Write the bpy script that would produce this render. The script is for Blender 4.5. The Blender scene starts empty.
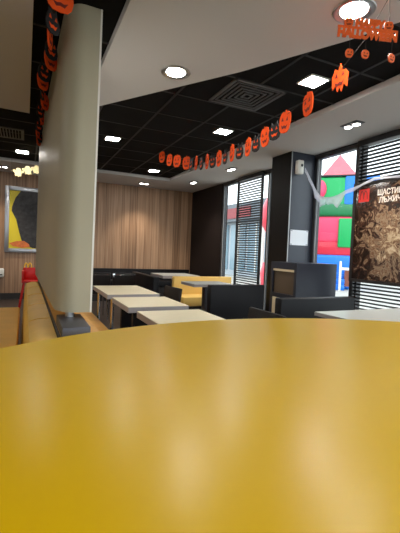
import bpy, bmesh, math, random
from mathutils import Vector, Matrix
random.seed(4)
SC = bpy.context.scene
COL = SC.collection
PI = math.pi

# ------------------------------------------------------------------ camera
cam_d = bpy.data.cameras.new('camera')
cam = bpy.data.objects.new('camera', cam_d)
COL.objects.link(cam)
F, YAW, PITCH, ROLL = 375.0, math.radians(25.1), math.radians(2.4), math.radians(2.3)
cam_d.sensor_fit = 'VERTICAL'
cam_d.sensor_height = 36.0
cam_d.lens = F / 533.0 * 36.0
cam_d.clip_start = 0.02
cam_d.clip_end = 300
fw = Vector((math.sin(YAW) * math.cos(PITCH), math.cos(YAW) * math.cos(PITCH), -math.sin(PITCH)))
rt = Vector((math.cos(YAW), -math.sin(YAW), 0))
up = rt.cross(fw)
Rv = math.cos(ROLL) * rt + math.sin(ROLL) * up
Uv = -math.sin(ROLL) * rt + math.cos(ROLL) * up
mw = Matrix((Rv, Uv, -fw)).transposed().to_4x4()
mw.translation = (0, 0, 1.2)
cam.matrix_world = mw
SC.camera = cam

# ------------------------------------------------------------------ sky and exposure
world = bpy.data.worlds.new('sky')
SC.world = world
world.use_nodes = True
wn = world.node_tree.nodes['Background']
wn.inputs['Color'].default_value = (0.90, 0.955, 1.0, 1)
wn.inputs['Strength'].default_value = 2.1
SC.view_settings.view_transform = 'Standard'
SC.view_settings.look = 'None'
SC.view_settings.exposure = 0.75
SC.view_settings.gamma = 1.0
SC.view_settings.use_curve_mapping = False
SC.cycles.use_denoising = True
SC.cycles.max_bounces = 8
SC.cycles.diffuse_bounces = 5
SC.cycles.transparent_max_bounces = 16
SC.cycles.sample_clamp_indirect = 4.0
LAMP = 75.0        # radiance of the square ceiling panels
DOWN = 110.0        # radiance of the round downlights
SPOT = 60.0        # watts of each small spotlight

# ------------------------------------------------------------------ materials
def lin(c):
    return tuple((v / 255 / 12.92) if v / 255 <= 0.04045 else ((v / 255 + 0.055) / 1.055) ** 2.4 for v in c)

def mat(name, rgb, rough=0.5, metal=0.0, spec=0.5, var=0.0, scale=8.0, bump=0.0, bscale=60.0, coat=0.0, trans=0.0):
    m = bpy.data.materials.new(name)
    m.use_nodes = True
    nt = m.node_tree
    b = nt.nodes['Principled BSDF']
    c = lin(rgb)
    b.inputs['Base Color'].default_value = (*c, 1)
    b.inputs['Roughness'].default_value = rough
    b.inputs['Metallic'].default_value = metal
    b.inputs['Specular IOR Level'].default_value = spec
    b.inputs['Coat Weight'].default_value = coat
    tc = nt.nodes.new('ShaderNodeTexCoord')
    if var:
        n = nt.nodes.new('ShaderNodeTexNoise')
        n.inputs['Scale'].default_value = scale
        n.inputs['Detail'].default_value = 4
        nt.links.new(tc.outputs['Object'], n.inputs['Vector'])
        r = nt.nodes.new('ShaderNodeValToRGB')
        r.color_ramp.elements[0].position = 0.3
        r.color_ramp.elements[1].position = 0.7
        r.color_ramp.elements[0].color = (*[v * (1 - var) for v in c], 1)
        r.color_ramp.elements[1].color = (*[min(1, v * (1 + var)) for v in c], 1)
        nt.links.new(n.outputs['Fac'], r.inputs['Fac'])
        nt.links.new(r.outputs['Color'], b.inputs['Base Color'])
    if bump:
        n2 = nt.nodes.new('ShaderNodeTexNoise')
        n2.inputs['Scale'].default_value = bscale
        nt.links.new(tc.outputs['Object'], n2.inputs['Vector'])
        bp = nt.nodes.new('ShaderNodeBump')
        bp.inputs['Strength'].default_value = bump
        bp.inputs['Distance'].default_value = 0.01
        nt.links.new(n2.outputs['Fac'], bp.inputs['Height'])
        nt.links.new(bp.outputs['Normal'], b.inputs['Normal'])
    return m

def emit(name, rgb, s):
    m = bpy.data.materials.new(name)
    m.use_nodes = True
    b = m.node_tree.nodes['Principled BSDF']
    b.inputs['Base Color'].default_value = (0.8, 0.8, 0.8, 1)
    b.inputs['Emission Color'].default_value = (*rgb, 1)
    b.inputs['Emission Strength'].default_value = s
    return m

def wood(name, cols, plank=0.19, axis='X'):
    """vertical planks: streaky grain along Z, one tone per plank"""
    m = bpy.data.materials.new(name)
    m.use_nodes = True
    nt = m.node_tree
    N, L = nt.nodes, nt.links
    b = N['Principled BSDF']
    b.inputs['Roughness'].default_value = 0.45
    tc = N.new('ShaderNodeTexCoord')
    mp = N.new('ShaderNodeMapping')
    mp.inputs['Scale'].default_value = (26, 26, 0.7)
    L.new(tc.outputs['Object'], mp.inputs['Vector'])
    n = N.new('ShaderNodeTexNoise')
    n.inputs['Scale'].default_value = 1.0
    n.inputs['Detail'].default_value = 6
    n.inputs['Distortion'].default_value = 0.5
    L.new(mp.outputs['Vector'], n.inputs['Vector'])
    sx = N.new('ShaderNodeSeparateXYZ')
    L.new(tc.outputs['Object'], sx.inputs[0])
    d = N.new('ShaderNodeMath'); d.operation = 'DIVIDE'; d.inputs[1].default_value = plank
    L.new(sx.outputs[axis], d.inputs[0])
    fl = N.new('ShaderNodeMath'); fl.operation = 'FLOOR'
    L.new(d.outputs[0], fl.inputs[0])
    wnz = N.new('ShaderNodeTexWhiteNoise'); wnz.noise_dimensions = '1D'
    L.new(fl.outputs[0], wnz.inputs['W'])
    fr = N.new('ShaderNodeMath'); fr.operation = 'FRACT'
    L.new(d.outputs[0], fr.inputs[0])
    lt = N.new('ShaderNodeMath'); lt.operation = 'LESS_THAN'; lt.inputs[1].default_value = 0.025
    L.new(fr.outputs[0], lt.inputs[0])
    mix = N.new('ShaderNodeMath'); mix.operation = 'MULTIPLY_ADD'
    mix.inputs[1].default_value = 0.30
    L.new(wnz.outputs['Value'], mix.inputs[0])
    L.new(n.outputs['Fac'], mix.inputs[2])
    sb = N.new('ShaderNodeMath'); sb.operation = 'SUBTRACT'; sb.inputs[1].default_value = 0.15
    L.new(mix.outputs[0], sb.inputs[0])
    r = N.new('ShaderNodeValToRGB')
    r.color_ramp.elements[0].position = 0.28
    r.color_ramp.elements[0].color = (*lin(cols[0]), 1)
    r.color_ramp.elements[1].position = 0.72
    r.color_ramp.elements[1].color = (*lin(cols[2]), 1)
    e = r.color_ramp.elements.new(0.5); e.color = (*lin(cols[1]), 1)
    L.new(sb.outputs[0], r.inputs['Fac'])
    mc = N.new('ShaderNodeMixRGB')
    mc.inputs['Color2'].default_value = (*lin([v * 0.6 for v in cols[0]]), 1)
    L.new(lt.outputs[0], mc.inputs['Fac'])
    L.new(r.outputs['Color'], mc.inputs['Color1'])
    L.new(mc.outputs['Color'], b.inputs['Base Color'])
    return m

def glass(name):
    m = bpy.data.materials.new(name)
    m.use_nodes = True
    nt = m.node_tree
    N, L = nt.nodes, nt.links
    N.remove(N['Principled BSDF'])
    t = N.new('ShaderNodeBsdfTransparent'); t.inputs['Color'].default_value = (0.94, 0.97, 0.97, 1)
    g = N.new('ShaderNodeBsdfGlossy'); g.inputs['Roughness'].default_value = 0.02
    lw = N.new('ShaderNodeLayerWeight'); lw.inputs['Blend'].default_value = 0.5
    pw = N.new('ShaderNodeMath'); pw.operation = 'POWER'; pw.inputs[1].default_value = 5.0
    L.new(lw.outputs['Facing'], pw.inputs[0])
    f = N.new('ShaderNodeMath'); f.operation = 'MULTIPLY_ADD'; f.inputs[1].default_value = 0.9; f.inputs[2].default_value = 0.025
    L.new(pw.outputs[0], f.inputs[0])
    mx = N.new('ShaderNodeMixShader')
    L.new(f.outputs[0], mx.inputs[0]); L.new(t.outputs[0], mx.inputs[1]); L.new(g.outputs[0], mx.inputs[2])
    L.new(mx.outputs[0], N['Material Output'].inputs['Surface'])
    return m

def tile_floor(name):
    m = mat(name, (62, 54, 50), 0.35)
    nt = m.node_tree
    N, L = nt.nodes, nt.links
    tc = N.new('ShaderNodeTexCoord')
    br = N.new('ShaderNodeTexBrick')
    br.offset = 0.0
    br.inputs['Scale'].default_value = 1.0
    br.inputs['Brick Width'].default_value = 0.45
    br.inputs['Row Height'].default_value = 0.45
    br.inputs['Mortar Size'].default_value = 0.004
    br.inputs['Color1'].default_value = (*lin((66, 57, 52)), 1)
    br.inputs['Color2'].default_value = (*lin((58, 50, 46)), 1)
    br.inputs['Mortar'].default_value = (*lin((38, 34, 32)), 1)
    L.new(tc.outputs['Object'], br.inputs['Vector'])
    L.new(br.outputs['Color'], N['Principled BSDF'].inputs['Base Color'])
    return m

def splash(name):
    """sepia photo print: pale swirls of food on a dark brown ground, darker towards the rim of the print"""
    m = bpy.data.materials.new(name)
    m.use_nodes = True
    nt = m.node_tree
    N, L = nt.nodes, nt.links
    b = N['Principled BSDF']
    b.inputs['Roughness'].default_value = 0.12
    tc = N.new('ShaderNodeTexCoord')
    mp = N.new('ShaderNodeMapping')
    mp.inputs['Location'].default_value = (0, 0.52, 0.60)
    L.new(tc.outputs['Object'], mp.inputs['Vector'])
    n = N.new('ShaderNodeTexNoise')
    n.inputs['Scale'].default_value = 8.0
    n.inputs['Detail'].default_value = 7
    n.inputs['Roughness'].default_value = 0.62
    n.inputs['Distortion'].default_value = 1.6
    L.new(tc.outputs['Object'], n.inputs['Vector'])
    g = N.new('ShaderNodeTexGradient'); g.gradient_type = 'SPHERICAL'
    mp2 = N.new('ShaderNodeMapping')
    mp2.inputs['Location'].default_value = (0, 0.98, -0.78)
    mp2.inputs['Scale'].default_value = (1, 1.45, 1.5)
    L.new(tc.outputs['Object'], mp2.inputs['Vector'])
    L.new(mp2.outputs['Vector'], g.inputs['Vector'])
    a = N.new('ShaderNodeMath'); a.operation = 'MULTIPLY_ADD'
    a.inputs[1].default_value = 0.34
    L.new(g.outputs['Fac'], a.inputs[0]); L.new(n.outputs['Fac'], a.inputs[2])
    r = N.new('ShaderNodeValToRGB')
    cr = r.color_ramp
    cr.elements[0].position = 0.50; cr.elements[0].color = (*lin((38, 27, 22)), 1)
    cr.elements[1].position = 0.90; cr.elements[1].color = (*lin((205, 186, 158)), 1)
    for p, c in ((0.60, (72, 48, 38)), (0.66, (150, 128, 104)), (0.72, (98, 64, 46)), (0.80, (176, 152, 122))):
        e = cr.elements.new(p); e.color = (*lin(c), 1)
    L.new(a.outputs[0], r.inputs['Fac'])
    L.new(r.outputs['Color'], b.inputs['Base Color'])
    return m

def sheer(name, rgb, opacity):
    m = mat(name, rgb, 0.9, spec=0.1)
    nt = m.node_tree
    N, L = nt.nodes, nt.links
    t = N.new('ShaderNodeBsdfTransparent')
    mx = N.new('ShaderNodeMixShader'); mx.inputs[0].default_value = opacity
    L.new(t.outputs[0], mx.inputs[1]); L.new(N['Principled BSDF'].outputs[0], mx.inputs[2])
    L.new(mx.outputs[0], N['Material Output'].inputs['Surface'])
    return m

M = {}
M['white_paint'] = mat('white_ceiling_paint', (206, 203, 202), 0.85, spec=0.2)
M['black_tile'] = mat('black_ceiling_tile', (20, 19, 19), 0.85, spec=0.1, var=0.15, scale=3)
M['black_bar'] = mat('black_grid_bar', (74, 72, 72), 0.45)
M['grid_bar'] = mat('ceiling_grid_bar', (21, 20, 20), 0.6)
M['wood_wall'] = wood('oak_panel', ((132, 100, 74), (164, 128, 98), (190, 154, 122)))
M['dark_wall'] = mat('dark_brown_panel', (27, 20, 20), 0.6, spec=0.25)
M['pillar_lit'] = mat('window_lit_graphite', (46, 51, 64), 0.38)
M['pillar_shaded'] = mat('shaded_graphite', (12, 11, 12), 0.45, spec=0.25)
M['plaster'] = mat('warm_plaster', (196, 182, 164), 0.85, spec=0.2)
M['floor'] = tile_floor('floor_tile')
M['base'] = mat('dark_skirting', (34, 29, 27), 0.5)
M['frame'] = mat('anthracite_frame', (44, 44, 47), 0.4)
M['frame_edge'] = mat('pale_aluminium_frame', (170, 172, 174), 0.35, metal=0.4)
M['glass'] = glass('window_glass')
M['slat'] = mat('black_slat', (30, 29, 31), 0.45)
M['yellow'] = mat('yellow_table_laminate', (240, 194, 0), 0.30, spec=0.24, bump=0.02, bscale=25)
M['yellow_edge'] = mat('yellow_table_edge', (224, 172, 20), 0.4)
M['metal'] = mat('brushed_steel', (176, 176, 178), 0.28, metal=1.0)
M['chrome'] = mat('chrome', (214, 214, 216), 0.12, metal=1.0)
M['dark_metal'] = mat('dark_grey_metal', (84, 84, 90), 0.42, metal=0.5)
M['panel'] = mat('cream_partition', (180, 171, 147), 0.5, spec=0.25, var=0.02, scale=2)
M['panel_edge_lit'] = mat('lit_partition_edge', (236, 232, 222), 0.4)
M['tan'] = mat('tan_leatherette', (238, 190, 84), 0.5, var=0.05, scale=6)
M['mustard'] = mat('mustard_leatherette', (240, 188, 76), 0.55, var=0.05, scale=5)
M['bench_yellow'] = mat('yellow_leatherette', (232, 192, 104), 0.5)
M['ledge'] = mat('honey_wood_ledge', (218, 164, 84), 0.4, var=0.1, scale=12)
M['beige_top'] = mat('beige_table_laminate', (222, 212, 182), 0.35, var=0.03, scale=20)
M['grey_edge'] = mat('grey_table_edge', (146, 140, 140), 0.5)
M['white_top'] = mat('pale_grey_table_laminate', (176, 178, 174), 0.3)
M['black_leath'] = mat('black_leatherette', (15, 15, 19), 0.5, spec=0.2)
M['brown_chair'] = mat('dark_brown_chair', (28, 22, 19), 0.5, spec=0.2)
M['cabinet'] = mat('graphite_cabinet', (42, 46, 58), 0.38)
M['cabinet_in'] = mat('brown_bin_flap', (88, 73, 58), 0.5)
M['cabinet_lip'] = mat('pale_wood_lip', (214, 196, 162), 0.45)
M['orange'] = mat('orange_felt', (238, 84, 28), 0.8, spec=0.2)
M['orange_gl'] = mat('orange_glitter_board', (255, 100, 20), 0.5, var=0.2, scale=160)
M['rust'] = mat('dark_rust_print', (110, 26, 12), 0.8)
M['black_paper'] = mat('black_paper', (22, 20, 22), 0.8)
M['string'] = mat('dark_string', (40, 34, 32), 0.8)
M['cream_paper'] = mat('cream_paper', (232, 214, 160), 0.8)
M['paper'] = mat('white_paper', (236, 240, 246), 0.7)
M['plastic_w'] = mat('white_plastic', (226, 224, 216), 0.4)
M['plastic_d'] = mat('dark_plastic', (40, 40, 42), 0.4)
M['silver'] = mat('silver_picture_frame', (176, 178, 184), 0.32, metal=0.85)
M['canvas_y'] = mat('lemon_print', (214, 194, 40), 0.5)
M['canvas_d'] = mat('charcoal_print', (42, 40, 42), 0.55, var=0.7, scale=14)
M['canvas_o'] = mat('orange_print', (206, 110, 52), 0.5, var=0.2, scale=20)
M['red'] = mat('red_plastic', (206, 28, 24), 0.4)
M['arch_y'] = mat('golden_plastic', (248, 200, 60), 0.4)
M['poster'] = splash('sepia_food_print')
M['logo_red'] = mat('red_print', (196, 40, 36), 0.3)
M['logo_line'] = mat('dark_red_print', (92, 14, 16), 0.3)
M['letter'] = mat('white_print', (226, 220, 214), 0.4)
M['gauze'] = sheer('white_gauze', (236, 240, 255), 0.5)
M['inf_pink'] = mat('pink_inflatable', (236, 62, 104), 0.4)
M['inf_salmon'] = mat('salmon_inflatable', (226, 96, 108), 0.4)
M['inf_red'] = mat('crimson_inflatable', (206, 36, 62), 0.35)
M['inf_green'] = mat('green_inflatable', (0, 160, 84), 0.4)
M['inf_dgreen'] = mat('dark_green_inflatable', (8, 112, 62), 0.35)
M['inf_blue'] = mat('blue_inflatable', (16, 118, 222), 0.35)
M['inf_black'] = mat('black_trim_inflatable', (30, 30, 36), 0.4)
M['brown'] = mat('brown_board', (138, 78, 58), 0.6)
M['pave'] = mat('pale_paving', (168, 166, 160), 0.9, var=0.1, scale=1.5)
M['shop_wall'] = mat('grey_shop_cladding', (168, 176, 184), 0.6)
M['shop_roof'] = mat('slate_fascia', (96, 104, 112), 0.5)
M['shop_glass'] = mat('shop_window', (120, 146, 160), 0.1)
M['shop_red'] = mat('red_shop_sign', (140, 44, 50), 0.5)
M['led'] = emit('led_panel_diffuser', (1.0, 0.95, 0.88), LAMP)
M['down'] = emit('downlight_diffuser', (1.0, 0.95, 0.88), DOWN)
M['spot'] = emit('spotlight_lens', (1.0, 0.95, 0.88), 14.0)

# ------------------------------------------------------------------ mesh building
class MB:
    def __init__(s):
        s.bm = bmesh.new()
    def _tr(s, vs, T):
        if T is not None:
            bmesh.ops.transform(s.bm, matrix=T, verts=vs)
    def box(s, x0, x1, y0, y1, z0, z1, bev=0.0, seg=2, T=None):
        r = bmesh.ops.create_cube(s.bm, size=1.0)
        vs = r['verts']
        for v in vs:
            v.co = Vector(((x0 + x1) / 2 + v.co.x * (x1 - x0), (y0 + y1) / 2 + v.co.y * (y1 - y0), (z0 + z1) / 2 + v.co.z * (z1 - z0)))
        if bev:
            es = list({e for v in vs for e in v.link_edges})
            rr = bmesh.ops.bevel(s.bm, geom=es, offset=bev, segments=seg, affect='EDGES', profile=0.5)
            vs = list({v for f in rr['faces'] for v in f.verts} | {v for v in vs if v.is_valid})
        s._tr(vs, T)
        return s
    def cyl(s, p0, p1, r0, r1=None, n=20):
        r1 = r0 if r1 is None else r1
        p0, p1 = Vector(p0), Vector(p1)
        d = p1 - p0
        q = d.to_track_quat('Z', 'Y').to_matrix().to_4x4()
        q.translation = (p0 + p1) / 2
        bmesh.ops.create_cone(s.bm, cap_ends=True, segments=n, radius1=r0, radius2=max(r1, 1e-5), depth=d.length, matrix=q)
        return s
    def tube(s, pts, r, n=8):
        pts = [Vector(p) for p in pts]
        rings = []
        for i, p in enumerate(pts):
            d = (pts[min(i + 1, len(pts) - 1)] - pts[max(i - 1, 0)]).normalized()
            q = d.to_track_quat('Z', 'Y').to_matrix()
            rings.append([s.bm.verts.new(p + q @ Vector((r * math.cos(2 * PI * k / n), r * math.sin(2 * PI * k / n), 0))) for k in range(n)])
        for a, b in zip(rings, rings[1:]):
            for k in range(n):
                s.bm.faces.new((a[k], a[(k + 1) % n], b[(k + 1) % n], b[k]))
        s.bm.faces.new(rings[0][::-1]); s.bm.faces.new(rings[-1])
        return s
    def prism(s, poly, h0, h1, plane='XY', bev=0.0, T=None):
        """extrude polygon between two heights along the normal of the plane"""
        def P(a, b, h):
            return Vector((a, b, h)) if plane == 'XY' else Vector((a, h, b)) if plane == 'XZ' else Vector((h, a, b))
        lo = [s.bm.verts.new(P(a, b, h0)) for a, b in poly]
        hi = [s.bm.verts.new(P(a, b, h1)) for a, b in poly]
        n = len(poly)
        f0 = s.bm.faces.new(lo[::-1]); f1 = s.bm.faces.new(hi)
        for k in range(n):
            s.bm.faces.new((lo[k], lo[(k + 1) % n], hi[(k + 1) % n], hi[k]))
        if bev:
            es = list(f0.edges) + list(f1.edges)
            bmesh.ops.bevel(s.bm, geom=es, offset=bev, segments=2, affect='EDGES', profile=0.5)
        if T is not None:
            s._tr(list(s.bm.verts), T)
        return s
    def lathe(s, prof, n=40, c=(0, 0, 0)):
        c = Vector(c)
        rings = []
        for r, z in prof:
            if r < 1e-6:
                rings.append([s.bm.verts.new(c + Vector((0, 0, z)))])
            else:
                rings.append([s.bm.verts.new(c + Vector((r * math.cos(2 * PI * k / n), r * math.sin(2 * PI * k / n), z))) for k in range(n)])
        for a, b in zip(rings, rings[1:]):
            for k in range(n):
                k2 = (k + 1) % n
                if len(a) == 1 and len(b) == 1: continue
                if len(a) == 1: s.bm.faces.new((a[0], b[k], b[k2]))
                elif len(b) == 1: s.bm.faces.new((a[k], a[k2], b[0]))
                else: s.bm.faces.new((a[k], a[k2], b[k2], b[k]))
        return s
    def ball(s, c, r, sc=(1, 1, 1), n=16):
        m = Matrix.Translation(c) @ Matrix.Diagonal((*sc, 1))
        bmesh.ops.create_uvsphere(s.bm, u_segments=n, v_segments=n // 2, radius=r, matrix=m)
        return s
    def build(s, name, m, parent=None, smooth=True, loc=None, rot=None):
        bmesh.ops.recalc_face_normals(s.bm, faces=s.bm.faces)
        me = bpy.data.meshes.new(name)
        s.bm.to_mesh(me); s.bm.free()
        o = bpy.data.objects.new(name, me)
        COL.objects.link(o)
        me.materials.append(M[m] if isinstance(m, str) else m)
        if smooth:
            for p in me.polygons: p.use_smooth = True
            try: me.set_sharp_from_angle(angle=math.radians(35))
            except Exception: pass
        if parent is not None: o.parent = parent
        if loc is not None: o.location = loc
        if rot is not None: o.rotation_euler = rot
        return o

def thing(name, label, cat, loc=(0, 0, 0), rz=0, group=None):
    o = bpy.data.objects.new(name, None)
    COL.objects.link(o)
    o.empty_display_size = 0.1
    o.location = loc
    o.rotation_euler = (0, 0, rz)
    o['label'] = label; o['category'] = cat
    if group: o['group'] = group
    return o

def tag(o, label, cat, group=None):
    o['label'] = label; o['category'] = cat
    if group: o['group'] = group
    return o

def struct(o):
    o['kind'] = 'structure'
    return o

def text_mesh(name, body, size, depth, m, parent, loc, rot=(0, 0, 0), align='LEFT', bold=0.0, sx=1.0):
    cu = bpy.data.curves.new(name, 'FONT')
    cu.body = body; cu.size = size; cu.extrude = depth; cu.align_x = align; cu.offset = bold
    cu.space_character = 0.95
    tmp = bpy.data.objects.new(name + '_tmp', cu)
    COL.objects.link(tmp)
    dg = bpy.context.evaluated_depsgraph_get()
    me = bpy.data.meshes.new_from_object(tmp.evaluated_get(dg))
    bpy.data.objects.remove(tmp)
    o = bpy.data.objects.new(name, me)
    COL.objects.link(o)
    me.materials.clear(); me.materials.append(M[m])
    o.parent = parent; o.location = loc; o.rotation_euler = rot; o.scale = (sx, 1, 1)
    return o

# ------------------------------------------------------------------ the room
XW, YB, ZC, ZB = 3.92, 9.0, 2.70, 2.76     # window wall, back wall, white ceiling, black ceiling
XL, YF = -4.0, -3.0
struct(MB().box(XL - .15, XW + .15, YF - .15, YB + .15, -0.12, 0).build('floor', 'floor'))
struct(MB().box(XL - .15, XW + .15, YF - .15, YB + .15, ZB, ZB + .12).build('ceiling', 'black_tile'))
struct(MB().box(XL - .15, 3.92, YB, YB + .15, 0, ZB).build('wall_back', 'wood_wall'))
struct(MB().box(XL - .15, XL, YF, YB, 0, ZB).build('wall_left', 'plaster'))
struct(MB().box(XL - .15, XW + .15, YF - .15, YF, 0, .5).box(XL - .15, XW + .15, YF - .15, YF, 2.6, ZB).build('wall_front', 'plaster'))
struct(MB().box(XW, XW + .15, 7.36, YB + .15, 0, ZB).build('wall_right', 'dark_wall'))
# low sill and lintel of the glazed wall
struct(MB().box(XW - .02, XW + .15, YF, 7.36, 0, 0.12).box(XW, XW + .15, YF, 7.36, ZC - .02, ZB).build('wall_right', 'frame'))
struct(MB().box(XL, 3.90, YB - .02, YB, 0, 0.13).build('baseboard_back', 'base'))
struct(MB().box(XW - .02, XW, 7.36, YB - .02, 0, 0.13).build('baseboard_right', 'base'))
# pillar on the glazed wall: near face coloured as window-lit, inner face painted black as shaded
struct(MB().box(3.50, XW + .15, 4.46, 4.92, 0, ZB).build('wall_pillar', 'pillar_lit'))
struct(MB().box(3.485, 3.50, 4.452, 4.925, 0, ZC).build('pillar_shaded_face', 'pillar_shaded'))
struct(MB().box(3.484, 3.500, 4.446, 4.4525, 0, ZC).build('trim_2', 'frame_edge'))

# white soffit: a border along the back and window walls
struct(MB().prism([(2.845, YF), (XW, YF), (XW, YB), (XL, YB), (XL, 7.82), (2.845, 7.82)], ZC, ZB).build('ceiling', 'white_paint', smooth=False))
# white ceiling islands either side of the dark slot above the partition
struct(MB().prism([(XL, YF), (0.02, YF), (0.02, 4.83), (XL, 4.60)], ZC, ZB).build('ceiling', 'white_paint', smooth=False))
struct(MB().prism([(0.552, YF), (2.844, YF), (2.844, 0.35), (2.45, 1.08), (2.115, 1.735), (2.014, 1.999), (1.596, 2.775), (0.698, 4.167), (0.552, 4.38)], ZC, ZB).build('ceiling', 'white_paint', smooth=False))
# grid bars of the black ceiling
g = MB()
for i in range(-6, 5):
    x = 2.0 + 0.6 * i - 0.055
    if -4 < x < 2.84: g.box(x - .012, x + .012, YF, 7.82, ZB - .006, ZB + .004)
for j in range(0, 18):
    y = 0.60 * j - 2.41
    if y < 7.8: g.box(XL, 2.84, y - .012, y + .012, ZB - .006, ZB + .004)
struct(g.build('trim_3', 'grid_bar', smooth=False))

# windows along the right wall ------------------------------------------------
def window(name, y0, y1, mulls, z0=0.12, z1=ZC - .02, edge=None):
    w = thing(name, 'x', 'x', (XW + .05, y0, z0))
    del w['label']; del w['category']
    w['kind'] = 'structure'
    h = z1 - z0; L = y1 - y0
    f = MB()
    f.box(-.04, .04, 0, .06, 0, h).box(-.04, .04, L - .06, L, 0, h).box(-.04, .04, .06, L - .06, 0, .06).box(-.04, .04, .06, L - .06, h - .05, h)
    for m_ in mulls:
        f.box(-.04, .04, m_ - y0 - .03, m_ - y0 + .03, .06, h - .05)
    f.build('window_frame', 'frame', w, smooth=False)
    ys = [y0] + list(mulls) + [y1]
    for a, b in zip(ys, ys[1:]):
        MB().box(-.004, .004, a - y0 + .03, b - y0 - .03, .06, h - .05).build('pane', 'glass', w, smooth=False)
    if edge:
        for e in edge:
            MB().box(-.045, -.041, e - y0 - .008, e - y0 + .008, .06, h - .05).build('bright_edge', 'frame_edge', w, smooth=False)
    return w
window('window_1', 4.92, 7.36, [5.62], edge=[7.27, 5.60])
window('window_2', 3.62, 4.46, [], edge=[4.37])
window('window_3', 1.10, 3.62, [2.30])
window('window_4', YF, 1.10, [-0.9])  # out of view; glazing carried on past the camera for its daylight
# unseen glazed front behind the camera, added to let in more daylight
wf = thing('added_window_5', 'x', 'x', (XL, YF - .07, .5))
del wf['label']; del wf['category']; wf['kind'] = 'structure'
f = MB()
for k in range(5):
    x = 8.07 / 4 * k
    f.box(x - .035, x + .035, -.04, .04, 0, 2.1)
f.build('window_frame', 'frame', wf, smooth=False)
for k in range(4):
    MB().box(8.07 / 4 * k + .035, 8.07 / 4 * (k + 1) - .035, -.004, .004, 0, 2.1).build('pane', 'glass', wf, smooth=False)

def louvre(label, y0, y1, z0, z1, pitch, group):
    t = thing('louvre_screen', label, 'window screen', (3.885, y0, z0), group=group)
    L, h = y1 - y0, z1 - z0
    MB().box(-.02, .02, 0, .035, 0, h).build('stile', 'slat', t, smooth=False)
    MB().box(-.02, .02, L - .035, L, 0, h).build('stile', 'slat', t, smooth=False)
    MB().box(-.02, .02, .035, L - .035, h - .07, h).build('head_rail', 'slat', t, smooth=False)
    MB().box(-.02, .02, .035, L - .035, 0, .04).build('bottom_rail', 'slat', t, smooth=False)
    s = MB()
    n = int((h - .12) / pitch)
    for k in range(n):
        z = .05 + pitch * (k + .5)
        T = Matrix.Translation((0, 0, z)) @ Matrix.Rotation(math.radians(38), 4, 'Y')
        s.box(-.0155, .0155, .03, L - .03, -.003, .003, T=T)
    s.build('slats', 'slat', t, smooth=False)
    return t
louvre('tall black slatted window screen left of the dark pillar', 5.74, 6.62, .12, 2.69, .046, 'slatted window screens')
louvre('wide black slatted window screen behind the framed sepia poster', 2.30, 3.60, .12, 2.69, .044, 'slatted window screens')

# ------------------------------------------------------------------ ceiling fittings
def led(x, y, label, s=.205):
    t = thing('ceiling_panel_light', label, 'ceiling light', (x, y, ZB), group='square lights in the black ceiling')
    f = MB()
    o, i = s / 2, s / 2 - .012
    f.box(-o, o, -o, -i, -.012, 0).box(-o, o, i, o, -.012, 0).box(-o, -i, -i, i, -.012, 0).box(i, o, -i, i, -.012, 0)
    f.build('frame', 'plastic_w', t, smooth=False)
    MB().box(-i, i, -i, i, -.009, 0).build('diffuser', 'led', t, smooth=False)
led(1.11, 5.49, 'square ceiling light just right of the cream partition')
led(2.30, 7.25, 'farthest square ceiling light, above the middle of the wood wall')
led(2.30, 4.37, 'square ceiling light above the middle of the orange and black garland')
led(2.31, 2.70, 'nearest square ceiling light, beside the large orange pumpkin cut-out')
led(-.07, 7.13, 'square ceiling light left of the cream partition, above the framed picture')

def downlight(x, y, label):
    t = thing('recessed_downlight', label, 'ceiling light', (x, y, ZC), group='round downlights in the white ceiling')
    MB().lathe([(.098, .0), (.122, .0), (.126, -.004), (.122, -.009), (.108, -.012), (.082, -.002), (.082, .0)]).build('ring', 'metal', t)
    MB().lathe([(0, -.003), (.080, -.003), (.080, .0), (0, .0)]).build('diffuser', 'down', t)
downlight(1.13, 3.05, 'round chrome-ringed downlight in the white ceiling near the cream partition')
downlight(1.79, 1.757, 'round downlight directly above the orange Halloween sign')
# unseen fittings of the same kinds, added to brighten the room
downlight(2.46, .46, 'added unseen round downlight in the white ceiling right of the foreground table')
downlight(.95, -.35, 'added unseen round downlight in the white ceiling behind the foreground table')
downlight(-1.7, 3.7, 'added unseen round downlight in the left white ceiling over the mustard bench')
led(-2.4, 6.4, 'added unseen square ceiling light in the far left part of the black ceiling')

def twin(x, y, label, rot=0.0, aim=(0, 0)):
    t = thing('twin_spotlight', label, 'ceiling spotlight', (x, y, ZC), rot, group='twin spotlights in the white soffit')
    MB().box(-.065, .065, -.12, .12, -.006, 0).build('black_tray', 'dark_metal', t, smooth=False)
    for s in (-1, 1):
        h = MB().lathe([(0, -.022), (.046, -.022), (.052, -.014), (.05, -.006), (0, -.006)], n=20, c=(0, .058 * s, 0)).build('spot_head', 'metal', t)
        MB().lathe([(0, -.025), (.04, -.025), (.04, -.0222), (0, -.0222)], n=20, c=(0, .058 * s, 0)).build('lens', 'spot', h)
    ld = bpy.data.lights.new('spot_beam', 'SPOT')
    ld.energy = SPOT; ld.color = (1.0, .88, .72); ld.spot_size = math.radians(100); ld.spot_blend = .8; ld.shadow_soft_size = .05
    lo = bpy.data.objects.new('spot_beam', ld)
    COL.objects.link(lo); lo.parent = t; lo.location = (0, 0, -.04)
    lo.rotation_euler = (aim[0], aim[1], 0)
    return t
twin(3.33, 3.20, 'nearest twin spotlight, in the soffit above the second window', aim=(0, .0))
twin(3.345, 5.98, 'twin spotlight in the soffit beside the slatted screen', aim=(0, .0))
twin(3.32, 7.60, 'twin spotlight near the far corner of the white soffit')
twin(2.45, 8.42, 'twin spotlight in the back soffit above the wood wall', PI / 2, aim=(0, .0))
twin(-.44, 8.36, 'twin spotlight in the back soffit above the framed picture', PI / 2)

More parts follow.
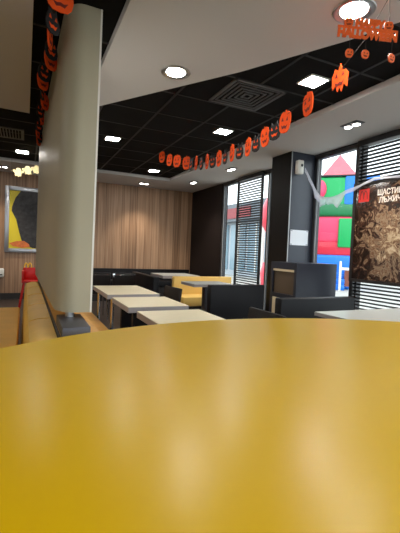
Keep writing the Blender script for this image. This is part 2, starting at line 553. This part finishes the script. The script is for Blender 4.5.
# spiral square air diffuser in the black ceiling
t = thing('air_diffuser', 'black square louvred air vent in the black ceiling', 'air vent', (1.97, 3.27, ZB))
o = .285
MB().box(-o, o, -o, -o + .03, -.014, 0).box(-o, o, o - .03, o, -.014, 0).box(-o, -o + .03, -o, o, -.014, 0).box(o - .03, o, -o, o, -.014, 0).build('frame', 'black_bar', t, smooth=False)
s = MB()
for k in range(5):
    a = .235 - .047 * k; b = a - .014
    for x0, x1, y0, y1 in ((-a, a, -a, -b), (-a, a, b, a), (-a, -b, -b, b), (b, a, -b, b)):
        s.box(x0, x1, y0, y1, -.012, -.002)
s.build('blades', 'black_bar', t, smooth=False)
t = thing('slot_vent', 'dark slotted air vent in the black ceiling at the left edge', 'air vent', (-.30, 6.04, ZB))
MB().box(-.26, .26, -.27, -.23, -.014, 0).box(-.26, .26, .23, .27, -.014, 0).box(-.26, -.22, -.23, .23, -.014, 0).box(.22, .26, -.23, .23, -.014, 0).build('frame', 'black_bar', t, smooth=False)
s = MB()
for k in range(11):
    x = -.19 + .038 * k
    s.box(x - .006, x + .006, -.23, .23, -.012, -.002)
s.build('blades', 'black_bar', t, smooth=False)

# ------------------------------------------------------------------ foreground table
t = thing('bar_table', 'large round glossy yellow table in the foreground', 'table', (.317, -.045, 0))
R_ = .633
MB().lathe([(0, 1.05), (R_ - .012, 1.05), (R_, 1.053), (R_, 1.072), (R_ - .003, 1.078), (R_ - .010, 1.080), (0, 1.080)], n=128).build('tabletop', 'yellow', t)
MB().cyl((0, 0, .03), (0, 0, 1.05), .045, n=28).build('pedestal', 'metal', t)
MB().lathe([(0, 0), (.29, 0), (.29, .012), (.06, .034), (0, .034)], n=48).build('base', 'metal', t)

# ------------------------------------------------------------------ partition, divider and its benches
t = thing('low_divider', 'low divider wall with dark cap under the cream partition', 'divider wall', (.19, 1.5, 0))
MB().box(.014, .255, 0, 4.75, 0, .656).build('core', 'ledge', t)
MB().box(0, .014, 0, 4.75, 0, .656).build('dark_cap', 'dark_metal', t)
t = thing('bracket_block', 'dark grey metal block holding up the near foot of the cream partition', 'bracket', (.29, 2.48, .656))
MB().box(-.085, .075, -.20, .26, 0, .066, bev=.006).build('block', 'dark_metal', t)
MB().cyl((-.01, .16, .066), (-.01, .16, .099), .028, n=20).build('post', 'metal', t)
t = thing('bracket_block', 'dark metal block under the far end of the cream partition', 'bracket', (.29, 5.9, .656))
MB().box(-.085, .075, -.2, .2, 0, .066, bev=.006).build('block', 'dark_metal', t)
MB().cyl((0, 0, .066), (0, 0, .099), .028, n=20).build('post', 'metal', t)

t = thing('partition_panel', 'tall cream panel partition rising from the divider to the ceiling', 'partition', (.31, 2.6, .755))
t.rotation_euler = (0, .0095, 0)
x0, x1, y0, y1 = -.118, .108, 0.0, 3.5
pts = [(x0 + .13 - .13 * math.cos(u) ** .8, y0 + .24 - .24 * math.sin(u) ** .8) for u in [PI / 2 * k / 16 for k in range(17)]]
pts = [(x - .045 * (y / y1), y) for x, y in pts]
pts += [(x1 - .012, y0), (x1 - .012, y1), (x0, y1), (x0 - .045, y1 - .05)]
MB().prism(pts, 0, ZB - .755).build('panel_body', 'panel', t)
MB().box(x1 - .012, x1, y0 - .002, y1, 0, ZB - .755).build('lit_edge_strip', 'panel_edge_lit', t)  # light on the panel's edge, put in as a paler colour

t = thing('bench_seat', 'mustard bench with a long tan backrest left of the partition', 'bench', (-.6, 3.4, 0))
MB().box(-.75, .56, -1.5, 1.5, .32, .45, bev=.02).build('seat', 'mustard', t)
MB().box(-.72, .52, -1.46, 1.44, 0, .32).build('base', 'base', t)
b = MB()
b.prism([(.58, .0), (.785, .0), (.785, .650), (.70, .648), (.632, .628), (.608, .56)], -1.9, 2.6, plane='XZ')
b.build('backrest', 'tan', t)
for y in (-1.15, -.4, .35, 1.1, 1.85):
    s = MB().tube([(.622, y, .60), (.64, y, .634), (.70, y, .651), (.783, y, .653)], .003, 6)
    s.build('seam', 'mustard', t)

t = thing('bench_seat', 'honey coloured bench ledge right of the partition, beside the beige tables', 'bench', (.58, 3.7, 0))
MB().box(-.13, .13, -2.2, 2.4, .40, .45, bev=.01).build('seat', 'ledge', t)
MB().box(-.12, .08, -2.15, 2.35, 0, .40).build('base', 'base', t)

# ------------------------------------------------------------------ dining tables
def table(label, x0, x1, y0, y1, top, legs, z=.75, th=.045):
    cx, cy = (x0 + x1) / 2, (y0 + y1) / 2
    t = thing('dining_table', label, 'table', (cx, cy, 0), group='restaurant tables')
    a, b = (x1 - x0) / 2, (y1 - y0) / 2
    MB().box(-a, a, -b, b, z - th, z - .004).build('edge_band', 'grey_edge', t)
    MB().box(-a + .002, a - .002, -b + .002, b - .002, z - .004, z).build('tabletop', top, t, smooth=False)
    if legs == 'steel':
        for sx in (-1, 1):
            for sy in (-1, 1):
                MB().cyl((sx * (a - .06), sy * (b - .06), 0), (sx * (a - .06), sy * (b - .06), z - th), .016, n=14).build('leg', 'chrome', t)
    elif legs == 'panel':
        for sy in (-1, 1):
            MB().box(-a + .06, a - .14, sy * (b - .10) - .02, sy * (b - .10) + .02, 0, z - th).build('leg', 'black_leath', t)
    else:
        MB().box(-.05, .05, -.05, .05, .02, z - th, bev=.006).build('pedestal', legs, t)
        MB().box(-.22, .22, -.22, .22, 0, .02, bev=.006).build('base', legs, t)
    return t
table('farthest of the three beige tables along the partition, on thin steel legs', .72, 1.24, 3.58, 4.42, 'beige_top', 'steel')
table('middle of the three beige tables along the partition', .72, 1.22, 2.79, 3.37, 'beige_top', 'panel')
table('nearest of the three beige tables along the partition', .735, 1.225, 1.90, 2.60, 'beige_top', 'panel')
table('small pale table by the wood wall, in front of the black banquette', 2.15, 2.85, 6.06, 6.76, 'white_top', 'metal', th=.05)
table('dark-edged pale table between yellow bench and black bench', 2.06, 2.66, 4.55, 5.02, 'white_top', 'dark_metal', th=.04)
table('pale glossy table by the window at the right edge, under the poster', 2.11, 3.35, 1.72, 2.31, 'white_top', 'dark_metal', th=.03)

# ------------------------------------------------------------------ chairs (front towards local -Y)
def chair(label, x, y, rz, h=.80, w=.42, rail=False, m='brown_chair'):
    t = thing('dining_chair', label, 'chair', (x, y, 0), rz, group='dark brown chairs')
    a = w / 2
    MB().box(-a, a, -.22, .18, .42, .46, bev=.015).build('seat', m, t)
    T = Matrix.Translation((0, .19, .46)) @ Matrix.Rotation(math.radians(-7), 4, 'X')
    MB().box(-a, a, -.015, .015, .0, h - .46, bev=.012, T=T).build('backrest', m, t)
    for sx in (-1, 1):
        MB().cyl((sx * (a - .03), -.19, 0), (sx * (a - .04), -.17, .43), .012, n=10).build('leg', 'chrome', t)
        MB().cyl((sx * (a - .03), .22, 0), (sx * (a - .04), .16, .43), .012, n=10).build('leg', 'chrome', t)
    if rail:
        ty = .19 + (h - .46) * math.tan(math.radians(7)) + .045
        r = MB().tube([(-a + .01, ty - .02, h - .035), (a - .01, ty - .02, h - .035)], .006).build('top_rail', 'chrome', t)
        MB().box(a - .035, a + .005, ty - .035, ty - .01, h - .075, h - .01, bev=.004).build('rail_cap', 'chrome', r)
    return t
chair('dark brown chair back right of the middle beige table', 1.37, 4.10, math.radians(-84), h=.765)
chair('low dark chair back right of the nearest beige table', 1.31, 2.16, math.radians(-90), h=.80)
chair('dark chair with chrome rail, nearest to the partition, before the wood wall', 1.10, 6.45, PI, h=.78, w=.39, rail=True)
chair('dark chair with chrome rail standing right of another one before the wood wall', 1.52, 6.45, PI, h=.78, w=.39, rail=True)

# ------------------------------------------------------------------ benches (back at local +Y)
def bench(label, x, y, rz, w, back, seat_m, back_m, depth=.45, group='booth benches', bt=.10, seat_h=.45):
    t = thing('booth_bench', label, 'bench', (x, y, 0), rz, group=group)
    a = w / 2
    MB().box(-a, a, -depth, -.001, .30, seat_h, bev=.02).build('seat', seat_m, t)
    MB().box(-a, a, 0, bt, 0, back, bev=.012).build('backrest', back_m, t)
    MB().box(-a + .02, a - .02, -depth + .04, -.002, 0, .30).build('base', 'base', t)
    return t
bench('yellow booth bench facing the camera, before the dark far corner', 2.86, 5.92, 0, 1.12, .745, 'bench_yellow', 'bench_yellow')
bench('black bench seen from behind, between the yellow bench and the tray cabinet', 2.37, 4.02, PI, .76, .80, 'black_leath', 'black_leath', depth=.36)
bench('black bench with pale top edge, in front of the tray cabinet', 2.53, 2.70, 0, .90, .80, 'black_leath', 'black_leath', depth=.38)
bench('black bench side-on left of the small pale table', 1.93, 6.25, PI / 2, 1.3, .76, 'black_leath', 'black_leath', depth=.20)
bench('long black banquette along the foot of the wood wall', 2.15, 8.86, 0, 3.4, .70, 'black_leath', 'black_leath', depth=.5)

# ------------------------------------------------------------------ tray cabinet in front of the pillar
t = thing('tray_cabinet', 'graphite tray return cabinet in front of the dark pillar', 'cabinet', (3.2, 3.87, 0))
W, D, Hc = .69, .56, 1.09
MB().box(.02, W, 0, .02, 0, Hc - .02).box(.02, W, D - .02, D, 0, Hc - .02).box(W - .02, W, .02, D - .02, 0, Hc - .02).box(0, W, 0, D, Hc - .02, Hc).box(.02, W - .02, .02, D - .02, 0, .05).build('carcass', 'cabinet', t, smooth=False)
f = MB().box(0, .02, 0, .05, 0, Hc - .02).box(0, .02, D - .05, D, 0, Hc - .02).box(0, .02, .05, D - .05, Hc - .09, Hc - .02).box(0, .02, .05, D - .05, .60, .66).box(0, .02, .05, D - .05, 0, .08)
f.build('face_frame', 'cabinet', t, smooth=False)
MB().box(.035, .05, .03, D - .03, .64, 1.02).build('bin_flap', 'cabinet_in', t)
MB().box(.005, .05, .05, D - .05, .965, .995).build('pale_lip', 'cabinet_lip', t)
d = MB().box(.004, .022, .055, D - .055, .085, .595).build('door', 'cabinet_lip', t)
MB().tube([(-.002, .10, .40), (-.018, .10, .41), (-.018, .10, .52), (-.002, .10, .53)], .005).build('handle', 'chrome', d)

# ------------------------------------------------------------------ things on the pillar
t = thing('notice_sheet', 'white paper notice taped to the graphite pillar face', 'notice', (3.695, 4.455, 1.34))
MB().box(-.165, .165, -.003, -.0005, 0, .225).build('sheet', 'paper', t, smooth=False)
for sx in (-1, 1):
    for z in (.012, .213):
        MB().box(sx * .150 - .02, sx * .150 + .02, -.0042, -.003, z - .008, z + .008).build('tape', 'gauze', t, smooth=False)
t = thing('wall_speaker', 'small white box with dark lens high on the pillar edge', 'sensor box', (3.60, 4.452, 2.37))
MB().box(-.05, .05, -.085, -.006, 0, .20, bev=.012).build('housing', 'plastic_w', t)
MB().lathe([(0, 0), (.022, 0), (.018, .006), (0, .009)], n=16).build('lens', 'plastic_d', t, loc=(.012, -.085, .125), rot=(PI / 2, 0, 0))
MB().box(-.025, .025, -.008, 0, .03, .17).build('mount', 'plastic_d', t)

# gauze bat garland draped from the white box to the slatted screen
path = [(3.64, 4.33, 2.46, .07), (3.70, 4.27, 2.30, .08), (3.74, 4.20, 2.14, .12), (3.76, 4.12, 2.04, .16), (3.77, 4.02, 2.01, .10), (3.77, 3.92, 2.005, .10), (3.77, 3.80, 2.02, .16), (3.77, 3.66, 2.065, .06), (3.78, 3.46, 2.10, .035), (3.785, 3.25, 2.165, .03), (3.785, 2.95, 2.14, .03), (3.785, 2.60, 2.10, .03)]
def lerp_path(P, n):
    out = []
    for i in range(len(P) - 1):
        for k in range(n):
            f_ = k / n
            out.append(tuple(P[i][j] * (1 - f_) + P[i + 1][j] * f_ for j in range(4)))
    out.append(P[-1])
    return out
q = MB()
lp = lerp_path(path, 4)
rows = []
for i, (x, y, z, w) in enumerate(lp):
    rag = .9 + .10 * math.sin(i * 1.1) + .12 * random.random()
    fold = .012 * math.sin(i * 1.3)
    rows.append([q.bm.verts.new((x + fold * v, y, z - w * rag * v)) for v in (0, .33, .66, 1)])
for a, b in zip(rows, rows[1:]):
    for k in range(3):
        q.bm.faces.new((a[k], a[k + 1], b[k + 1], b[k]))
gz = q.build('gauze_garland', 'gauze')
so = gz.modifiers.new('thick', 'SOLIDIFY'); so.thickness = .004
tag(gz, 'white ragged gauze strip draped from the pillar box across the window', 'garland')

# ------------------------------------------------------------------ poster in front of the right screen
t = thing('framed_poster', 'framed sepia food poster with white lettering before the slatted screen', 'poster', (3.835, 3.585, .885))
L, h = 1.15, 1.25
MB().box(-.02, .02, -.04, 0, 0, h).box(-.02, .02, -L, -L + .04, 0, h).box(-.02, .02, -L + .04, -.04, 0, .04).box(-.02, .02, -L + .04, -.04, h - .04, h).build('frame', 'base', t, smooth=False)
MB().box(-.012, .012, -L + .04, -.04, .04, h - .04).build('print', 'poster', t, smooth=False)
rot = (PI / 2, 0, -PI / 2)
lg = MB().box(-.015, -.012, -.245, -.085, h - .245, h - .085).build('logo_square', 'logo_red', t, smooth=False)
am = MB()
for k in range(2):
    yc = -.138 - .054 * k
    am.tube([(-.016, yc + .027 * math.cos(a_), h - .215 + .105 * math.sin(a_)) for a_ in [PI * q_ / 12 for q_ in range(13)]], .006, 6)
am.build('arches_mark', 'logo_line', lg)
text_mesh('headline', 'ЩАСТИЕ', .090, .001, 'letter', t, (-.0135, -.362, h - .185), rot, bold=.002, sx=.86)
text_mesh('headline', 'ЛЪЖИЧКА', .090, .001, 'letter', t, (-.0135, -.388, h - .275), rot, bold=.002, sx=.86)

# ------------------------------------------------------------------ far left wall: picture, ghost string, wall box
t = thing('framed_picture', 'silver framed yellow and charcoal picture on the wood wall', 'picture', (.10, YB, 1.01))
a, h, fwid = .50, 1.40, .085
MB().box(-a, -a + fwid, -.05, 0, 0, h, bev=.006).box(a - fwid, a, -.05, 0, 0, h, bev=.006).box(-a + fwid, a - fwid, -.05, 0, 0, fwid, bev=.006).box(-a + fwid, a - fwid, -.05, 0, h - fwid, h, bev=.006).build('frame', 'silver', t)
MB().box(-a + fwid - .005, a - fwid + .005, -.02, -.004, fwid - .005, h - fwid + .005).build('canvas', 'canvas_y', t, smooth=False)
MB().prism([(-.20, 1.315), (-.30, 1.16), (-.36, .98), (-.37, .88), (-.28, .70), (-.22, .44), (-.17, .26), (-.08, .16), (.05, .10), (.41, .10), (.41, 1.315)], -.026, -.020, plane='XZ').build('dark_shape', 'canvas_d', t, smooth=False)
MB().prism([(-.41, .19), (-.27, .24), (-.12, .25), (-.02, .18), (.0, .12), (-.16, .10), (-.33, .13)], -.030, -.0262, plane='XZ').build('orange_shape', 'canvas_o', t, smooth=False)

t = thing('ghost_garland', 'string of cream paper ghosts hung high left of the partition', 'garland', (0, 7.6, 2.47))
MB().tube([(-.25, 0, .03), (-.16, 0, .018), (-.04, 0, .05), (.10, 0, .09), (.24, 0, .12)], .005).build('string', 'cream_paper', t)
for x, z in ((-.24, .03), (.23, .12)):
    MB().tube([(x, 0, z), (x, 0, ZB - 2.47)], .0015, 5).build('thread', 'string', t)
gh = [(0, .085), (.035, .075), (.05, .04), (.095, .055), (.10, .02), (.06, -.005), (.065, -.06), (.035, -.05), (.012, -.075), (-.015, -.05), (-.045, -.07), (-.06, -.005), (-.10, .01), (-.095, .045), (-.05, .04), (-.035, .075)]
for x, z, r in ((-.135, .0, .1), (.02, .055, -.1), (.165, .09, .05)):
    MB().prism([(u * .92, v * 1.05) for u, v in gh], -.006, .006, plane='XZ').build('paper_ghost', 'cream_paper', t, loc=(x, -.014, z), rot=(0, r, 0))
t = thing('wall_box', 'small white rounded box low on the wood wall at the left edge', 'wall box', (-.47, YB, .47))
MB().box(-.08, .08, -.07, 0, 0, .19, bev=.03, seg=4).build('housing', 'plastic_w', t)
MB().box(-.05, .05, -.078, -.069, .05, .07).build('slot', 'plastic_d', t)

# red high chair with golden arches on the back
t = thing('high_chair', 'red high chair with small golden arches behind the tan backrest', 'high chair', (.13, 6.85, 0))
for sx in (-1, 1):
    for sy in (-1, 1):
        MB().cyl((sx * .22, sy * .2, 0), (sx * .13, sy * .11, .58), .018, n=12).build('leg', 'red', t)
MB().box(-.17, .17, -.16, .16, .56, .60, bev=.015).build('seat', 'red', t)
MB().box(-.15, .15, .125, .165, .60, .80, bev=.015).build('backrest', 'red', t)
MB().box(-.17, -.135, -.16, .125, .60, .76, bev=.01).build('side_panel', 'red', t)
MB().box(.135, .17, -.16, .125, .60, .76, bev=.01).build('side_panel', 'red', t)
am = MB()
for sx in (-1, 1):
    am.tube([(-.075 + .030 * sx + .026 * math.cos(a_), .145, .79 + .085 * math.sin(a_)) for a_ in [PI * q_ / 12 for q_ in range(13)]], .010, 8)
am.build('arches_mark', 'arch_y', t)

# ------------------------------------------------------------------ Halloween decorations
pumpkin = [(-.012, .50), (.03, .50), (.05, .40), (.20, .44), (.36, .36), (.44, .18), (.45, -.06), (.38, -.30), (.24, -.44), (0, -.47), (-.24, -.44), (-.38, -.30), (-.45, -.06), (-.44, .18), (-.36, .36), (-.20, .44), (-.05, .41)]
cat = [(0, .28), (.10, .30), (.22, .48), (.28, .25), (.40, .08), (.45, -.15), (.36, -.38), (.14, -.47), (-.14, -.47), (-.36, -.38), (-.45, -.15), (-.40, .08), (-.28, .25), (-.22, .48), (-.10, .30)]
bat = [(0, .50), (.10, .28), (.30, .38), (.45, .10), (.40, -.34), (.22, -.22), (.10, -.46), (0, -.30), (-.12, -.50), (-.22, -.24), (-.42, -.40), (-.45, .08), (-.30, .22), (-.10, .24)]
def face(parent, loc, w, h, rz, kind, ori='orange'):
    shape, m, fm = {'pumpkin': (pumpkin, ori, 'rust'), 'cat': (cat, 'black_paper', ori), 'bat': (bat, ori, 'rust')}[kind]
    nm = {'pumpkin': 'pumpkin_cutout', 'cat': 'cat_cutout', 'bat': 'bat_cutout'}[kind]
    o_ = MB().prism([(a_ * w, b_ * h) for a_, b_ in shape], -.004, .004, plane='XZ').build(nm, m, parent, smooth=False, loc=loc, rot=(0, random.uniform(-.12, .12), rz))
    e = MB()
    for s_ in (-.0062, .0042):
        for sx in (-1, 1):
            e.prism([(sx * .10 * w, .04 * h), (sx * .26 * w, .04 * h), (sx * .19 * w, .20 * h)], s_, s_ + .002, plane='XZ')
        e.prism([(-.26 * w, -.12 * h), (-.12 * w, -.18 * h), (0, -.14 * h), (.12 * w, -.18 * h), (.26 * w, -.12 * h), (.14 * w, -.30 * h), (0, -.26 * h), (-.14 * w, -.30 * h)], s_, s_ + .002, plane='XZ')
    e.build('face_print', fm, o_, smooth=False)
    return o_

t = thing('halloween_garland', 'long orange and black cut-out garland sagging below the black ceiling', 'garland', (1.95, 3.8, 2.35))
G = [(5.753, 2.666), (5.398, 2.548), (5.082, 2.47), (4.723, 2.373), (4.406, 2.31), (4.084, 2.265), (3.776, 2.24), (3.484, 2.238), (3.172, 2.228), (2.888, 2.252), (2.603, 2.303), (2.326, 2.359), (2.007, 2.431)]
st = [(0, 6.0 - 3.8, ZB - 2.35)] + [(0, y - 3.8, z + .05 - 2.35) for y, z in G] + [(-.06, 1.74 - 3.8, 2.56 - 2.35), (-.14, 1.48 - 3.8, ZC - 2.35)]
MB().tube(st, .0022, 6).build('string', 'string', t)
for i, (y, z) in enumerate(G):
    hh = .19 if i < 10 else .195
    face(t, (0, y - 3.8, z - 2.35), .15 if i < 11 else .16, hh, PI / 2 + random.uniform(-.3, .1) + (.55 if i < 4 else 0), 'bat' if i == 12 else 'pumpkin')
    if 3 <= i < 10:
        y2, z2 = (y + G[i + 1][0]) / 2, (z + G[i + 1][1]) / 2
        face(t, (.0, y2 - 3.8, z2 - .01 - 2.35), .15, .17, PI / 2 + random.uniform(-.2, .2), 'cat')

t = thing('halloween_garland', 'orange and black cut-out garland bunched along the top left of the partition', 'garland', (.118, 4, 2.56))
ys = [2.32, 2.50, 2.68, 2.86, 3.04, 3.24, 3.46, 3.70, 3.95, 4.2, 4.45, 4.7, 4.95, 5.2, 5.45]
MB().tube([(.02, 2.1 - 4, .12)] + [(0, y - 4, .06) for y in ys] + [(.02, 5.95 - 4, .18)], .004, 6).build('string', 'string', t)
for i, y in enumerate(ys):
    rz = PI / 2 - .55 + random.uniform(-.3, .3)
    if i == 0: rz = .25
    face(t, (random.uniform(-.01, .03) + (.02 if i == 0 else 0), y - 4, random.uniform(-.02, .02) + (.01 if i == 0 else 0)), .14 if i else .17, .16, rz, 'cat' if i % 2 else 'pumpkin')

t = thing('halloween_sign', 'orange glitter HAPPY HALLOWEEN sign with three hanging pumpkins', 'hanging sign', (1.68, 1.545, 2.428), -YAW)
T2 = (PI / 2, math.radians(3.5), 0)
text_mesh('lettering', 'HALLOWEEN', .069, .003, 'orange_gl', t, (0, 0, -.028), T2, 'CENTER', bold=.005, sx=.82)
text_mesh('lettering', 'HAPPY', .064, .003, 'orange_gl', t, (.01, 0, .028), T2, 'CENTER', bold=.005, sx=.84)
MB().box(-.165, .165, -.002, .002, .018, .030, T=Matrix.Rotation(math.radians(3.5), 4, 'Y')).build('joining_strip', 'orange_gl', t)
for x, zz in ((-.105, .055), (.115, .042)):
    face(t, (x, 0, zz), .055, .055, 0, 'pumpkin', 'orange_gl')
for x, zl, k in ((-.093, -.110, 0), (-.005, -.113, 1), (.140, -.128, 2)):
    hp = face(t, (x, 0, zl), .048, .050, .2 * k, 'pumpkin', 'orange_gl')
    MB().tube([(x, 0, zl + .02), (x, 0, -.02)], .0012, 5).build('string', 'string', t)
for x in (-.12, .12):
    MB().tube([(x, 0, .06), (x * .9, 0, ZC - 2.44)], .0014, 5).build('string', 'string', t)

# ------------------------------------------------------------------ outside
tag(MB().box(-40, 60, -50, 80, -.25, -.12).build('paving', 'pave'), 'x', 'x')
pv = bpy.data.objects['paving']; del pv['label']; del pv['category']; pv['kind'] = 'structure'; pv.name = 'ground'

t = thing('bouncy_castle', 'inflatable castle in pink, green and blue outside the window', 'bouncy castle', (11.39, 11.45, -.12), -PI / 4)
Z = .12
def inf(name, m, x0, x1, y0, y1, z0, z1, bev):
    return MB().box(x0, x1, y0, y1, z0 + Z, z1 + Z, bev=bev, seg=4).build(name, m, t)
inf('base_cushion', 'inf_blue', -1.15, .62, -.10, 2.2, -.12, 1.25, .12)
inf('red_band', 'inf_red', -1.12, .66, -.04, 2.1, 1.22, 1.78, .08)
inf('pink_wall', 'inf_pink', -1.1, .62, .0, 2.0, 1.70, 2.86, .20)
inf('green_panel', 'inf_green', .06, .62, -.14, .06, 1.56, 2.72, .05)
inf('dark_green_band', 'inf_dgreen', -1.05, .70, -.05, 1.9, 2.80, 3.34, .12)
inf('green_tower', 'inf_green', -.86, .30, .0, 1.3, 3.22, 4.40, .08)
inf('blue_tower', 'inf_blue', .22, 1.50, -.05, 1.3, 3.26, 4.44, .08)
MB().ball((-.72, -.02, 3.90 + Z), .30, (.85, .6, 1.25)).build('pink_bulge', 'inf_pink', t)
inf('black_trim', 'inf_black', -.88, .68, -.06, 1.25, 4.40, 4.47, .02)
rf = MB()
vv = [rf.bm.verts.new((x, y, 4.47 + Z)) for x, y in ((-.64, -.04), (.62, -.04), (.62, 1.2), (-.64, 1.2))]
ap = rf.bm.verts.new((-.02, .56, 5.42 + Z))
rf.bm.faces.new(vv[::-1])
for k in range(4): rf.bm.faces.new((vv[k], vv[(k + 1) % 4], ap))
rf.build('roof', 'inf_salmon', t, smooth=False)
t = thing('play_steps', 'blue play steps with white rail at the castle foot', 'steps', (10.95, 10.85, -.12), -PI / 4)
for k in range(3):
    MB().box(-.5, .28, .10 + .16 * k, .58, .22 * k, .22 * (k + 1), bev=.03).build('step', 'inf_blue', t)
MB().tube([(.10, .02, 0), (.10, .02, .86), (.10, .5, 1.1)], .045).build('rail', 'plastic_w', t)
MB().tube([(.62, .02, 0), (.62, .02, .86), (.62, .5, 1.1)], .045).build('rail', 'plastic_w', t)
MB().box(.10, .62, -.02, .04, .80, .90).build('crossbar', 'plastic_w', t)
MB().box(.26, .62, .3, .36, .15, .78).build('brown_board', 'brown', t)

t = thing('inflatable_tower', 'red inflatable tower with pale base seen left of the pillar', 'inflatable tower', (9.4, 12.4, -.12))
MB().lathe([(0, 2.0), (.55, 2.05), (.85, 2.5), (.9, 3.0), (.7, 3.5), (.35, 3.85), (0, 4.0)], n=28).build('red_head', 'inf_red', t)
MB().lathe([(0, .95), (.62, .95), (.62, 2.05), (0, 2.05)], n=28).build('pale_body', 'canvas_y', t)
MB().lathe([(0, 0), (.75, 0), (.8, .5), (.7, .95), (0, .95)], n=28).build('red_foot', 'inf_red', t)

t = thing('shop_building', 'grey shop building with red sign seen through the far window', 'building', (10.6, 12.0, -.12))
MB().box(.3, 6, 3.2, 14, 0, 3.0).build('wall', 'shop_wall', t, smooth=False)
MB().box(-.3, 6, 2.9, 14, 3.0, 3.95).build('fascia', 'shop_roof', t, smooth=False)
MB().box(-.36, -.30, 4.2, 7.0, 3.15, 3.70).build('sign_band', 'shop_red', t, smooth=False)
for k in range(5):
    w_ = MB().box(.24, .30, 3.6 + 1.9 * k, 5.2 + 1.9 * k, .3, 2.9).build('window', 'shop_glass', t, smooth=False)
    MB().box(.20, .24, 4.36 + 1.9 * k, 4.44 + 1.9 * k, .3, 2.9).build('mullion', 'plastic_w', w_, smooth=False)
for k in range(4):
    MB().cyl((-.1, 3.3 + 2.4 * k, 0), (-.1, 3.3 + 2.4 * k, 3.0), .09, n=16).build('column', 'plastic_w', t)
